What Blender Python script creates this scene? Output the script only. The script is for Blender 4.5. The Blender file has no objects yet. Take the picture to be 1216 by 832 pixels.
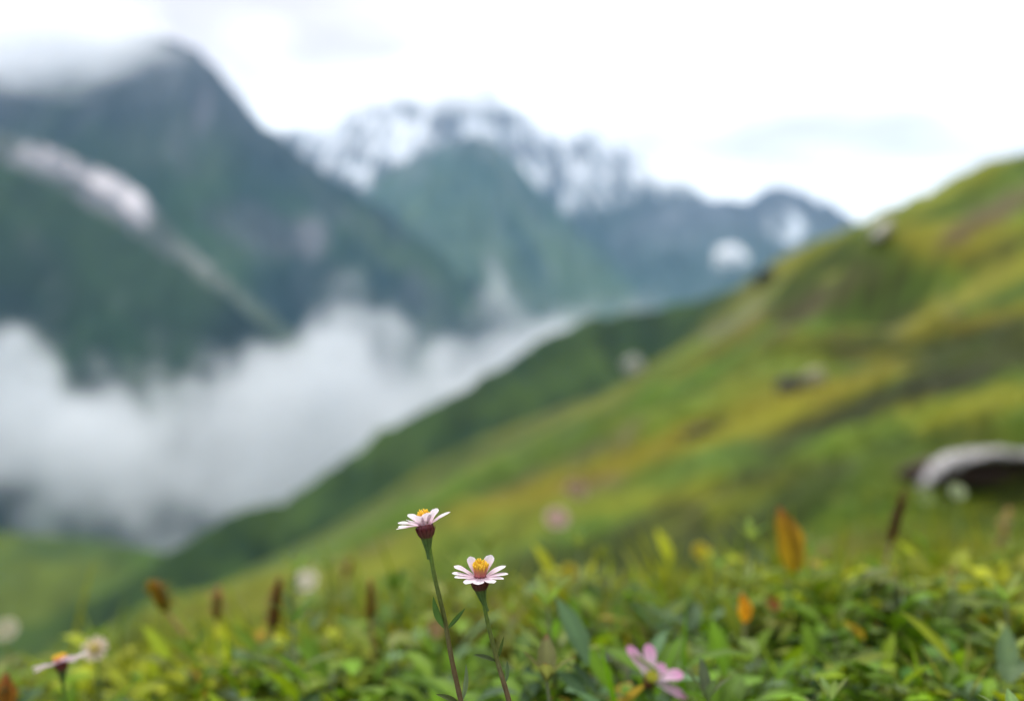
import bpy, math, random
import numpy as np
from mathutils import Vector, Matrix

random.seed(7)
rng = np.random.default_rng(11)
sc = bpy.context.scene
COL = sc.collection
FP = 1182.0            # focal length in photo pixels (photo 1216 wide)
CX, CY = 608.0, 416.0

def at(px, py, Y):
    return Vector(((px - CX) / FP * Y, Y, (CY - py) / FP * Y))

# ------------------------------------------------------------------ noise
_perm = np.random.default_rng(5).random((8192,)).astype(np.float64)
def _h(ix, iy, s):
    h = (ix.astype(np.int64) * 374761393 + iy.astype(np.int64) * 668265263 + s * 974634777) & 0x7fffffff
    h = ((h ^ (h >> 13)) * 1274126177) & 0x7fffffff
    return _perm[(h ^ (h >> 16)) & 8191]
def vnoise(x, y, s=0):
    x = np.asarray(x, float); y = np.asarray(y, float)
    ix = np.floor(x); iy = np.floor(y); fx = x - ix; fy = y - iy
    fx = fx * fx * fx * (fx * (fx * 6 - 15) + 10); fy = fy * fy * fy * (fy * (fy * 6 - 15) + 10)
    a = _h(ix, iy, s); b = _h(ix + 1, iy, s); c = _h(ix, iy + 1, s); d = _h(ix + 1, iy + 1, s)
    return (a + (b - a) * fx) * (1 - fy) + (c + (d - c) * fx) * fy
def fbm(x, y, s=0, o=5, g=0.5):
    t = 0; a = 1; n = 0
    for i in range(o):
        t = t + a * vnoise(x * 2 ** i + 13.7 * i, y * 2 ** i - 7.1 * i, s + i); n += a; a *= g
    return t / n * 2 - 1           # -1..1
def ridged(x, y, s=0, o=5):
    t = 0; a = 1; n = 0
    for i in range(o):
        v = 1 - np.abs(vnoise(x * 2 ** i + 3.7 * i, y * 2 ** i - 9.1 * i, s + i) * 2 - 1)
        t = t + a * v * v; n += a; a *= 0.5
    return t / n                    # 0..1
def sm(x, a, b):
    t = np.clip((np.asarray(x, float) - a) / (b - a), 0, 1)
    return t * t * (3 - 2 * t)
def mixc(c, d, t):
    t = np.asarray(t)[..., None]
    return np.asarray(c) * (1 - t) + np.asarray(d) * t

# ------------------------------------------------------------------ tagging and linking
def tag(o, label=None, cat=None, group=None, kind=None):
    if label: o['label'] = label
    if cat: o['category'] = cat
    if group: o['group'] = group
    if kind: o['kind'] = kind
    return o
def empty(name, loc, rz=0.0):
    o = bpy.data.objects.new(name, None); COL.objects.link(o)
    o.location = loc; o.rotation_euler.z = rz; o.empty_display_size = 0.02
    return o
def grid_mesh(name, P, C=None, mat=None, smooth=True, parent=None, wrap=False):
    """P (n,m,3) grid of points, C (n,m,3) colours"""
    n, m = P.shape[:2]
    idx = np.arange(n * m).reshape(n, m)
    if wrap:
        idx = np.concatenate([idx, idx[:, :1]], 1)
    q = np.stack([idx[:-1, :-1], idx[:-1, 1:], idx[1:, 1:], idx[1:, :-1]], -1).reshape(-1, 4)
    return np_mesh(name, P.reshape(-1, 3), q, None if C is None else C.reshape(-1, 3), mat, smooth, parent)
def np_mesh(name, V, Q, C=None, mat=None, smooth=True, parent=None):
    me = bpy.data.meshes.new(name)
    me.vertices.add(len(V)); me.vertices.foreach_set('co', np.ascontiguousarray(V, np.float32).ravel())
    k = Q.shape[1]
    me.loops.add(Q.size); me.loops.foreach_set('vertex_index', np.ascontiguousarray(Q, np.int32).ravel())
    me.polygons.add(len(Q)); me.polygons.foreach_set('loop_start', np.arange(0, Q.size, k, dtype=np.int32))
    me.polygons.foreach_set('use_smooth', np.full(len(Q), smooth))
    me.update(calc_edges=True); me.validate()
    if C is not None:
        ca = me.color_attributes.new('Col', 'FLOAT_COLOR', 'POINT')
        c4 = np.ones((len(V), 4), np.float32); c4[:, :3] = C
        ca.data.foreach_set('color', c4.ravel())
    o = bpy.data.objects.new(name, me); COL.objects.link(o)
    if mat: me.materials.append(mat)
    if parent: o.parent = parent
    return o

class MB:
    """collects coloured quads, builds them as ONE mesh object"""
    def __init__(s): s.v = []; s.f = []; s.c = []
    def grid(s, rows, cols, close=False):
        b = len(s.v); n = len(rows); m = len(rows[0])
        for r, c in zip(rows, cols):
            s.v += [tuple(p) for p in r]; s.c += [tuple(k) for k in c]
        mm = m if close else m - 1
        for i in range(n - 1):
            for j in range(mm):
                j2 = (j + 1) % m
                s.f.append((b + i * m + j, b + i * m + j2, b + (i + 1) * m + j2, b + (i + 1) * m + j))
    def tube(s, pts, rad, col, seg=8):
        """pts list of Vector, rad list, col list"""
        rows = []; cols = []
        ref = Vector((0.3, 1, 0.2)).normalized()
        for i, p in enumerate(pts):
            t = (pts[min(i + 1, len(pts) - 1)] - pts[max(i - 1, 0)]).normalized()
            a = t.cross(ref)
            if a.length < 1e-3: a = t.cross(Vector((1, 0, 0)))
            a.normalize(); b = t.cross(a)
            rows.append([p + (a * math.cos(k * 2 * math.pi / seg) + b * math.sin(k * 2 * math.pi / seg)) * rad[i] for k in range(seg)])
            cols.append([col[i]] * seg)
        rows = [[pts[0]] * seg] + rows + [[pts[-1]] * seg]; cols = [cols[0]] + cols + [cols[-1]]
        s.grid(rows, cols, close=True)
    def leaf(s, base, d, nrm, L, W, curl=0.3, fold=0.25, n=6, c0=(0.05, 0.1, 0.02), c1=None, tip=None, wpos=0.42, wave=0.0):
        """leaf blade: d direction, nrm upper side, curl bends back along -nrm; crease along the middle"""
        d = d.normalized(); nrm = (nrm - d * nrm.dot(d)).normalized(); side = d.cross(nrm)
        c1 = c1 or c0; tip = tip or c1
        rows = []; cols = []; p = Vector(base); dd = d.copy(); nn = nrm.copy()
        for i in range(n + 1):
            t = i / n
            w = W * 0.5 * (math.sin(math.pi * min(1, t ** (math.log(0.5) / math.log(wpos)))) ** 0.85 if 0 < t < 1 else 0.03)
            if i == 0: w = W * 0.07
            e = nn * (fold * w) + nn * wave * w * math.sin(t * 14)
            mid = p
            rows.append([mid - side * w + e, mid - side * w * 0.5 + e * 0.35, mid, mid + side * w * 0.5 + e * 0.35, mid + side * w + e])
            k = [c0[j] * (1 - t) + c1[j] * t for j in range(3)]
            if t > 0.8: k = [k[j] * 0.3 + tip[j] * 0.7 for j in range(3)]
            k2 = [q * 1.25 for q in k]
            cols.append([k, k, k2, k, k])
            a = curl / n
            dn = (dd * math.cos(a) - nn * math.sin(a)); nn = (nn * math.cos(a) + dd * math.sin(a)); dd = dn
            p = p + dd * (L / n)
        s.grid(rows, cols)
    def arrays(s): return np.array(s.v, float), np.array(s.f, int), np.array(s.c, float)
    def build(s, name, mat, parent=None, origin=None, smooth=True):
        V, F, C = s.arrays()
        if origin is not None: V = V - np.array(origin)[None]
        return np_mesh(name, V, F, C, mat, smooth, parent)

# ------------------------------------------------------------------ materials
def mk(name):
    m = bpy.data.materials.new(name); m.use_nodes = True
    nt = m.node_tree; nt.nodes.clear()
    return m, nt, nt.nodes, nt.links
def attr_mat(name, rough=0.6, transl=0.0, nscale=30.0, namp=0.35, rand=0.0, bump=0.0, bscale=200.0, spec=0.3, warm=None):
    m, nt, N, L = mk(name)
    out = N.new('ShaderNodeOutputMaterial')
    at_ = N.new('ShaderNodeAttribute'); at_.attribute_name = 'Col'
    geo = N.new('ShaderNodeTexCoord')
    nz = N.new('ShaderNodeTexNoise'); nz.inputs['Scale'].default_value = nscale; nz.inputs['Detail'].default_value = 5
    L.new(geo.outputs['Object'], nz.inputs['Vector'])
    mr = N.new('ShaderNodeMapRange'); mr.inputs[1].default_value = 0.25; mr.inputs[2].default_value = 0.75
    mr.inputs[3].default_value = 1 - namp; mr.inputs[4].default_value = 1 + namp
    L.new(nz.outputs['Fac'], mr.inputs[0])
    val = mr.outputs[0]
    hsv = N.new('ShaderNodeHueSaturation')
    L.new(at_.outputs['Color'], hsv.inputs['Color'])
    L.new(val, hsv.inputs['Value'])
    if rand:
        oi = N.new('ShaderNodeObjectInfo')
        r1 = N.new('ShaderNodeMapRange'); r1.inputs[3].default_value = 0.5 - rand * 0.14; r1.inputs[4].default_value = 0.5 + rand * 0.03
        L.new(oi.outputs['Random'], r1.inputs[0]); L.new(r1.outputs[0], hsv.inputs['Hue'])
        ml = N.new('ShaderNodeMath'); ml.operation = 'MULTIPLY_ADD'; ml.inputs[1].default_value = 7.31; ml.inputs[2].default_value = 0.0
        fr = N.new('ShaderNodeMath'); fr.operation = 'FRACT'
        L.new(oi.outputs['Random'], ml.inputs[0]); L.new(ml.outputs[0], fr.inputs[0])
        r2 = N.new('ShaderNodeMapRange'); r2.inputs[3].default_value = 1 - rand; r2.inputs[4].default_value = 1 + rand
        L.new(fr.outputs[0], r2.inputs[0])
        mm = N.new('ShaderNodeMath'); mm.operation = 'MULTIPLY'; L.new(val, mm.inputs[0]); L.new(r2.outputs[0], mm.inputs[1])
        L.new(mm.outputs[0], hsv.inputs['Value'])
    bs = N.new('ShaderNodeBsdfPrincipled'); bs.inputs['Roughness'].default_value = rough
    bs.inputs['Specular IOR Level'].default_value = spec
    L.new(hsv.outputs['Color'], bs.inputs['Base Color'])
    if bump:
        n2 = N.new('ShaderNodeTexNoise'); n2.inputs['Scale'].default_value = bscale; n2.inputs['Detail'].default_value = 4
        L.new(geo.outputs['Object'], n2.inputs['Vector'])
        bp = N.new('ShaderNodeBump'); bp.inputs['Strength'].default_value = bump; bp.inputs['Distance'].default_value = 1.0 / bscale
        L.new(n2.outputs['Fac'], bp.inputs['Height']); L.new(bp.outputs['Normal'], bs.inputs['Normal'])
    if transl:
        tr = N.new('ShaderNodeBsdfTranslucent'); L.new(hsv.outputs['Color'], tr.inputs['Color'])
        mx = N.new('ShaderNodeMixShader'); mx.inputs[0].default_value = transl
        L.new(bs.outputs[0], mx.inputs[1]); L.new(tr.outputs[0], mx.inputs[2]); L.new(mx.outputs[0], out.inputs[0])
    else:
        L.new(bs.outputs[0], out.inputs[0])
    return m

M_leaf = attr_mat('leaf_blade', 0.55, 0.42, 90, 0.25, rand=0.35, spec=0.22)
M_under = attr_mat('undergrowth', 0.6, 0.42, 14, 0.3, spec=0.18)
M_petal = attr_mat('petal', 0.55, 0.38, 400, 0.06, spec=0.25, bump=0.2, bscale=900)
M_stem = attr_mat('stem', 0.5, 0.0, 600, 0.25, bump=0.3, bscale=1500, spec=0.35)
M_disc = attr_mat('florets', 0.6, 0.15, 900, 0.2, spec=0.2)
M_ground = attr_mat('meadow_slope', 0.9, 0.0, 2.5, 0.28, bump=0.6, bscale=6, spec=0.1)
M_mount = attr_mat('mountain_side', 0.95, 0.0, 0.02, 0.3, spec=0.05)
M_rock = attr_mat('lichen_rock', 0.85, 0.0, 9, 0.3, bump=0.8, bscale=25, spec=0.2)

# ------------------------------------------------------------------ the ground: one sheet, knoll -> hollow -> steep hillside -> valley floor
FLOOR = -300.0
PLB = -0.070
def ground_z(x, y, detail=True):
    x = np.asarray(x, float); y = np.asarray(y, float)
    r = np.hypot(x, y) + 1e-6
    lr = np.log(np.maximum(r, 0.2))
    a = 0.11 + (0.51 - 0.11) * sm(lr, math.log(0.9), math.log(11))
    dip = 1.6 * sm(lr, math.log(1.1), math.log(9))
    z = -0.285 - dip + PLB * y + a * x
    # left of the knoll the ground tips over
    if detail:
        th = np.arctan2(x, np.maximum(np.abs(y), 1e-6) * np.sign(y + 1e-9))
        rib = fbm(lr * 2.3 + 0.9 * th + 4.0, th * 1.1 + 2, 3, 4)
        rib2 = ridged(lr * 3.1 + 1.2 * th, th * 1.6 + 9, 8, 4) - 0.45
        z = z + r * 0.036 * np.exp(-((th - 0.29) / 0.10) ** 2) * sm(r, 20, 80) - r * 0.060 * sm(th, 0.35, 0.68)
        ph_ = lr * 2.1 + 1.3 * th + 0.9 * fbm(lr * 1.3, th * 2.0, 77, 3)
        sw = ph_ - np.floor(ph_); sw = np.where(sw < 0.22, sw / 0.22, (1 - sw) / 0.78)     # terraces: steep face, long gentle top
        amp = sm(fbm(lr * 1.7 + 3, th * 2.6, 83, 3), -0.5, 0.4)
        z = z + r * 0.062 * amp * (sw - 0.5) * sm(r, 4, 10)
        z = z + r * (0.075 * rib + 0.095 * rib2) * sm(r, 2.0, 7.0) * (1 - 0.85 * sm(r, 50, 140)) - r * 0.012 * sm(r, 3, 10)
        z = z + 0.018 * fbm(x * 3, y * 3, 17, 4) * sm(r, 0.0, 0.6) + 0.07 * fbm(x * 0.8, y * 0.8, 21, 3) * sm(r, 1.5, 5)
    t = sm(r, 150, 620)
    zf = FLOOR + 25 * fbm(x / 400, y / 400, 31, 4)
    return z * (1 - t) + zf * t
def gz(x, y): return float(ground_z(x, y))

th_f = np.concatenate([np.linspace(-0.75, 0.75, 520, endpoint=False), np.linspace(0.75, 2 * math.pi - 0.75, 90, endpoint=False)])
rr = np.concatenate([[0.02, 0.08], np.geomspace(0.15, 400, 430), np.geomspace(420, 9000, 60)])
TH, RR = np.meshgrid(th_f, rr)
GX, GY = RR * np.sin(TH), RR * np.cos(TH)
GZ = ground_z(GX, GY)
def blob(PX, PY, x, y, rx, ry, ang=0.0, n=None):
    a = math.radians(ang); dx = PX - x; dy = PY - y
    u = (dx * math.cos(a) - dy * math.sin(a)) / rx; v = (dx * math.sin(a) + dy * math.cos(a)) / ry
    d = np.sqrt(u * u + v * v)
    if n is not None: d = d + n * 0.5
    return 1 - sm(d, 0.6, 1.15)
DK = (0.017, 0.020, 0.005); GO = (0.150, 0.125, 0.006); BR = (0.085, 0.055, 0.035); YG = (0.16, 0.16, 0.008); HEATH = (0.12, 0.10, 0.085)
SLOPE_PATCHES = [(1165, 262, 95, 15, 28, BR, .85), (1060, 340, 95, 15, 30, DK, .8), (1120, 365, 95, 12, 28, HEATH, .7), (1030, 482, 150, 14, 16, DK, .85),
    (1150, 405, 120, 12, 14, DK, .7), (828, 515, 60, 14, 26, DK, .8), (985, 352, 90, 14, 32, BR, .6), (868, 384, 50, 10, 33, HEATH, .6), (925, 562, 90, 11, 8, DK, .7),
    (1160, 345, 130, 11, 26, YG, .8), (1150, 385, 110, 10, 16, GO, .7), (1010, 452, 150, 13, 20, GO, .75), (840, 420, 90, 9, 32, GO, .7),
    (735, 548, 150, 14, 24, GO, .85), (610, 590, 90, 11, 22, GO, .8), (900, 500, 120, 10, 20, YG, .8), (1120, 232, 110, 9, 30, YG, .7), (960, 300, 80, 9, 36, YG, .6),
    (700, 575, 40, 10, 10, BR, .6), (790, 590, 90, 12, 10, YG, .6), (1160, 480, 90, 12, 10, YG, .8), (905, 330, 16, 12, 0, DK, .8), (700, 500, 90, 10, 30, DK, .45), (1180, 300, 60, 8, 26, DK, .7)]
def ground_col(x, y):
    r = np.hypot(x, y) + 1e-6; lr = np.log(r); th = np.arctan2(x, y)
    rib = fbm(lr * 2.3 + 0.9 * th + 4.0, th * 1.1 + 2, 3, 4)
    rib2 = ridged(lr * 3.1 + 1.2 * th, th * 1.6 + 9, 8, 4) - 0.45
    n1 = fbm(lr * 3 + 1.5 * th, th * 3.5, 41, 5)
    n2 = fbm(lr * 7, th * 9, 51, 5)
    n3 = fbm(lr * 5 + 2.0 * th, th * 4, 61, 4)
    c = mixc((0.145, 0.16, 0.010), (0.075, 0.135, 0.014), sm(n1, -0.35, 0.35))
    c = c * (0.80 + 0.24 * n2 + 0.3 * fbm(lr * 16, th * 22, 91, 3))[..., None]
    ph_ = lr * 2.1 + 1.3 * th + 0.9 * fbm(lr * 1.3, th * 2.0, 77, 3)
    sw = ph_ - np.floor(ph_); amp = sm(fbm(lr * 1.7 + 3, th * 2.6, 83, 3), -0.5, 0.4)
    c = mixc(c, (0.165, 0.135, 0.006), sm(rib * 0.6 + n3 * 0.6 + 0.35 * sm(sw, 0.18, 0.26) * (1 - sm(sw, 0.35, 0.6)), 0.12, 0.5) * 0.75)
    face_shade = (1 - sm(np.abs(sw - 0.10), 0.06, 0.17)) * amp * sm(r, 4, 10)  # steep terrace faces coloured darker to stand in for their shade
    c = mixc(c, (0.024, 0.032, 0.007), np.clip(sm(-rib2 * 2.1 + n2 * 0.9, 0.05, 0.38) * 0.9 + face_shade * sm(n2, -0.8, -0.1) * 0.9, 0, 0.9))
    c = mixc(c, (0.10, 0.075, 0.045), sm(n2 * 0.7 - n1 * 0.5, 0.22, 0.5) * 0.6)
    c = mixc(c, (0.27, 0.25, 0.19), sm(n2 * 0.9 + n3 * 0.3, 0.52, 0.62) * 0.6 * sm(r, 8, 20))
    # heath, bracken and dry-grass bands; dark ones also paint in shade of the hollows
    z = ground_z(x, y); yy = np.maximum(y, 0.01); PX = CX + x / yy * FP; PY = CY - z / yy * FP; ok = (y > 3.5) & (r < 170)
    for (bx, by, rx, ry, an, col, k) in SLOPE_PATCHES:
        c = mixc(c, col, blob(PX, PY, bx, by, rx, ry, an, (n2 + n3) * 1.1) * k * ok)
    # the lower, far side of the slope is plain deep green pasture
    e = x / np.maximum(y, 0.01)
    gr = sm(-e + 0.25 * n1, -0.12, 0.25) * sm(lr, math.log(10), math.log(45))
    c = mixc(c, (0.075, 0.125, 0.018), gr * 0.75)
    c = mixc(c, (0.040, 0.066, 0.013), sm(r, 45, 140) * sm(-e, -0.32, -0.05) * 0.6)
    soil = 1 - sm(r, 1.0, 3.0)
    c = mixc(c, (0.03, 0.035, 0.012), soil * 0.9)
    c = mixc(c, (0.022, 0.045, 0.028), sm(r, 170, 450))
    return c
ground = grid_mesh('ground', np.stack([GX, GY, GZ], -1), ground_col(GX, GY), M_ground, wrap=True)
tag(ground, kind='structure')

def hit(px, py, y0=0.4):
    """first point of the ground seen through that direction"""
    Y = y0
    while Y < 400:
        p = at(px, py, Y)
        if gz(p.x, p.y) > p.z: return Vector((p.x, p.y, gz(p.x, p.y)))
        Y *= 1.01
    return at(px, py, 150)

# ------------------------------------------------------------------ mountains and far hills
FOREST = (0.016, 0.036, 0.026); GRASS = (0.05, 0.085, 0.028); ROCK = (0.16, 0.155, 0.165); SNOW = (0.78, 0.8, 0.84); SCREE = (0.36, 0.34, 0.34)
def ridge(name, sil, D, W, slope, jag, spur, seed, paint, nx=260, ns=70, spur_n=6.0, back=0.8, bow=0.0):
    """a real mountain: crest line through sil (px,py) at distance D(px), falling away both sides"""
    D_is_far = name == 'mountain'; ALB = {15: 0.42, 23: 0.8, 37: 0.5, 47: 0.95, 59: 0.60, 71: 0.85}
    sx = [p[0] for p in sil]; sy = [p[1] for p in sil]
    px = np.linspace(sx[0], sx[-1], nx)
    py = np.interp(px, sx, sy)
    k = np.exp(-np.linspace(-2, 2, 9) ** 2); k /= k.sum()
    py = np.convolve(np.pad(py, 4, mode='edge'), k, 'valid')
    py = py - jag * 1.3 * (ridged(px / 60, px * 0 + seed, seed, 5) - 0.5) * 2 - jag * 0.8 * fbm(px / 12, px * 0, seed + 5, 3)
    Dv = np.interp(px, [d[0] for d in D], [d[1] for d in D]) if isinstance(D, list) else np.full_like(px, D)
    zc = (CY - py) / FP * Dv
    xc = (px - CX) / FP * Dv
    s = np.concatenate([-np.linspace(1, 0, 16, endpoint=False) ** 1.3, np.linspace(0, 1, ns) ** 1.15])
    S, X = np.meshgrid(s, xc, indexing='ij'); _, Z = np.meshgrid(s, zc, indexing='ij'); _, DD = np.meshgrid(s, Dv, indexing='ij')
    Y = DD - np.abs(S) * np.sign(S) * W
    Y = np.where(S < 0, DD + np.abs(S) * W * back, Y)
    fall = np.where(S < 0, np.abs(S) * W * back * slope * 1.3, S * W * slope)
    sc_ = spur
    wob = fbm(X / (sc_ * 6), Y / (sc_ * 4), seed + 31, 3) * sc_ * 1.2
    rg = ridged((X + wob) / (sc_ * 3), Y / (sc_ * 9) + seed, seed + 11, 5) - 0.42
    dispz = rg * sc_ * 1.35 * sm(np.abs(S), 0.0, 0.28) + fbm(X / sc_ * 1.5, Y / sc_ * 1.5, seed + 3, 4) * sc_ * 0.12 * sm(np.abs(S), 0, 0.05)
    Zf = Z - fall + dispz
    Zf = np.maximum(Zf, FLOOR - 60)
    PX = CX + X / Y * FP; PY = CY - Zf / Y * FP
    C = paint(X, Y, Zf, PX, PY, S, rg, seed)
    st = fbm(X / (spur * 0.35), Y / (spur * 1.6) + Zf / (spur * 3), seed + 61, 5); s2 = fbm(X / (spur * 1.2) + Zf / (spur * 1.5), Y / (spur * 2), seed + 71, 4)
    C = C * (1 + 0.42 * st)[..., None]
    if D_is_far: C = mixc(C, (0.17, 0.16, 0.175), sm(st + s2, 0.2, 0.75) * 0.25)
    if D_is_far: C = C * ALB.get(seed, 0.62) * (1.0 + 0.3 * sm(C.mean(-1), 0.12, 0.4))[..., None]
    o = grid_mesh(name, np.stack([X, Y, Zf], -1), C, M_mount)
    tag(o, kind='structure')
    return o
def blob(PX, PY, x, y, rx, ry, ang=0.0, n=None):
    a = math.radians(ang); dx = PX - x; dy = PY - y
    u = (dx * math.cos(a) - dy * math.sin(a)) / rx; v = (dx * math.sin(a) + dy * math.cos(a)) / ry
    d = np.sqrt(u * u + v * v)
    if n is not None: d = d + n * 0.5
    return 1 - sm(d, 0.6, 1.15)

def p_spur(X, Y, Z, PX, PY, S, rg, seed):      # dark green spur behind the near slope
    n = fbm(X / 40, Y / 40, seed, 5); m = fbm(X / 12, Y / 12, seed + 2, 4)
    c = mixc((0.018, 0.036, 0.009), (0.038, 0.066, 0.013), sm(n * 0.7 + rg * 0.9, -0.3, 0.5))
    c = mixc(c, (0.013, 0.028, 0.012), sm(m - rg * 1.2, 0.05, 0.5) * 0.8)
    return c
ridge('hill', [(-260, 830), (60, 730), (150, 690), (215, 648), (270, 612), (340, 590), (400, 548), (450, 512), (560, 455), (610, 425), (650, 398), (700, 380), (780, 364), (850, 348), (950, 320), (1080, 330), (1300, 340)],
      [(-260, 420), (215, 470), (650, 640), (1300, 760)], 420, 0.62, 4, 34, 3, p_spur, nx=320)
def p_field(X, Y, Z, PX, PY, S, rg, seed):
    n = fbm(X / 60, Y / 60, seed, 5); m = fbm(X / 25, Y / 25, seed + 2, 4)
    c = mixc((0.042, 0.078, 0.016), (0.07, 0.095, 0.016), sm(n, -0.3, 0.4))
    c = mixc(c, (0.03, 0.06, 0.022), sm(m + n * 0.5, 0.15, 0.5) * 0.7)
    return c
ridge('hill', [(-500, 590), (-200, 612), (0, 630), (100, 640), (200, 655), (300, 672), (420, 700), (560, 740)],
      [(-500, 560), (560, 520)], 380, 0.33, 2, 14, 9, p_field, nx=200)
def p_near(X, Y, Z, PX, PY, S, rg, seed):      # wooded mountain foot on the left
    n = fbm(X / 150, Y / 150, seed, 5); m = fbm(X / 50, Y / 50, seed + 2, 4)
    c = mixc(FOREST, (0.034, 0.085, 0.022), sm(n + rg, -0.15, 0.5))
    c = mixc(c, (0.055, 0.10, 0.03), (1 - sm(S, 0.03, 0.35)) * 0.7 * sm(n, -0.5, 0.2))
    c = mixc(c, ROCK, sm(m, 0.35, 0.6) * 0.25)
    return c
ridge('mountain', [(-420, -20), (-200, 80), (0, 190), (60, 218), (120, 250), (180, 288), (240, 330), (290, 368), (350, 415), (420, 470), (520, 560)],
      [(-420, 1750), (520, 1900)], 900, 0.85, 4, 60, 15, p_near)
def p_scree(X, Y, Z, PX, PY, S, rg, seed):
    n = fbm(X / 120, Y / 120, seed, 5); m = fbm(X / 40, Y / 40, seed + 2, 4)
    c = mixc(ROCK, (0.07, 0.085, 0.06), sm(n, -0.1, 0.4))
    b = np.maximum(blob(PX, PY, 100, 200, 85, 13, -33, n), blob(PX, PY, 165, 248, 40, 15, -50, n))
    b = np.maximum(b, blob(PX, PY, 30, 178, 50, 10, -33, n) * 0.6)
    b = np.maximum(b, blob(PX, PY, 250, 318, 85, 7, -42, n) * 0.6)
    b = b * sm(m + 1.2 * rg + 0.6 * fbm(X / 14, Y / 60, 5, 3), -0.6, 0.35)
    c = mixc(c, (0.50, 0.46, 0.47), b)
    c = mixc(c, GRASS, sm(PX, 190, 240) * 0.5)
    c = mixc(c, (0.34, 0.33, 0.30), (1 - sm(S, 0.03, 0.12)) * sm(PX, 180, 230) * (1 - sm(PX, 230, 320)) * 0.42 * sm(m, -0.6, 0.3))
    return c
ridge('mountain', [(-300, 20), (-150, 90), (0, 158), (60, 178), (115, 196), (150, 212), (175, 232), (195, 262), (225, 295), (270, 332), (330, 380), (420, 450)],
      [(-300, 2150), (420, 2150)], 600, 0.8, 5, 40, 23, p_scree)
def p_big(X, Y, Z, PX, PY, S, rg, seed):
    n = fbm(X / 260, Y / 260, seed, 5); m = fbm(X / 90, Y / 90, seed + 2, 5)
    c = mixc((0.018, 0.045, 0.034), (0.055, 0.115, 0.032), sm(n * 0.9 + rg * 0.8, -0.2, 0.5))
    c = mixc(c, (0.075, 0.13, 0.035), blob(PX, PY, 470, 300, 130, 22, -38, m) * 0.75)
    c = mixc(c, (0.060, 0.10, 0.04), blob(PX, PY, 200, 180, 90, 50, 10, m) * 0.6)
    hi = sm(Z, 420, 850)
    c = mixc(c, (0.13, 0.135, 0.155), np.clip(hi + sm(m, 0.1, 0.5) * 0.4, 0, 1) * 0.8)
    c = mixc(c, (0.26, 0.24, 0.27), blob(PX, PY, 370, 285, 22, 30, 0, m) * 0.7)
    c = mixc(c, (0.24, 0.22, 0.25), blob(PX, PY, 240, 135, 10, 34, -10, m) * 0.7)
    c = mixc(c, (0.12, 0.11, 0.14), blob(PX, PY, 300, 270, 60, 25, -20, m) * 0.5)
    return c
ridge('mountain', [(-500, -20), (-250, 30), (-60, 85), (40, 78), (110, 58), (160, 36), (185, 34), (235, 64), (262, 88), (290, 118), (320, 150), (400, 205), (470, 262), (560, 332), (620, 378), (700, 435), (820, 520)],
      [(-500, 2950), (180, 3050), (820, 3200)], 1250, 0.95, 7, 120, 37, p_big, nx=380, ns=90)
def p_butt(X, Y, Z, PX, PY, S, rg, seed):      # bluish buttress with scree gully
    n = fbm(X / 300, Y / 300, seed, 5); m = fbm(X / 110, Y / 110, seed + 2, 5)
    c = mixc((0.04, 0.075, 0.06), (0.075, 0.12, 0.065), sm(n + rg * 0.7, -0.2, 0.5))
    c = mixc(c, (0.15, 0.15, 0.17), sm(Z, 700, 1000) * 0.8)
    c = mixc(c, (0.40, 0.39, 0.40), blob(PX, PY, 592, 335, 9, 45, 24, m) * 0.4)
    c = mixc(c, (0.07, 0.12, 0.05), blob(PX, PY, 700, 330, 70, 18, -30, m) * 0.6)
    return c
ridge('mountain', [(300, 300), (380, 262), (440, 222), (500, 185), (545, 165), (585, 160), (615, 190), (650, 235), (700, 285), (760, 330), (840, 372), (960, 420)],
      [(300, 4000), (960, 4100)], 1500, 0.85, 6, 140, 47, p_butt, nx=260)
def p_snow(X, Y, Z, PX, PY, S, rg, seed):
    n = fbm(X / 330, Y / 330, seed, 5); m = fbm(X / 120, Y / 120, seed + 2, 5)
    c = mixc((0.05, 0.085, 0.08), (0.20, 0.20, 0.22), sm(Z, 500, 1050))
    b = blob(PX, PY, 415, 180, 75, 34, -25, m)
    b = np.maximum(b, sm(Z, 900, 1150) * (PX < 860) * 0.8)
    for (x, y, rx, ry, a) in ((475, 165, 16, 36, 8), (530, 130, 45, 18, 0), (640, 190, 26, 50, 28), (700, 215, 60, 26, -20), (590, 130, 14, 20, 20), (770, 215, 30, 16, -30), (670, 240, 26, 16, 0), (545, 160, 20, 14, 0), (735, 205, 26, 14, -25)):
        b = np.maximum(b, blob(PX, PY, x, y, rx, ry, a, m * 1.3))
    b = np.clip(b * (0.85 + 0.9 * rg + 0.6 * sm(n, -0.4, 0.3)), 0, 1) * sm(0.6 * m + 1.1 * fbm(X / 45, Y / 260 + Z / 400, 16, 5), -0.22, 0.10)
    c = mixc(c, SNOW, b)
    return c
ridge('mountain', [(250, 170), (320, 152), (360, 145), (400, 143), (440, 124), (480, 110), (520, 108), (560, 94), (590, 104), (620, 130), (655, 160), (700, 153), (740, 170), (780, 206), (815, 216), (860, 240), (960, 300)],
      [(250, 5300), (960, 5500)], 1700, 0.8, 9, 170, 59, p_snow, nx=380, ns=80)
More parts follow.
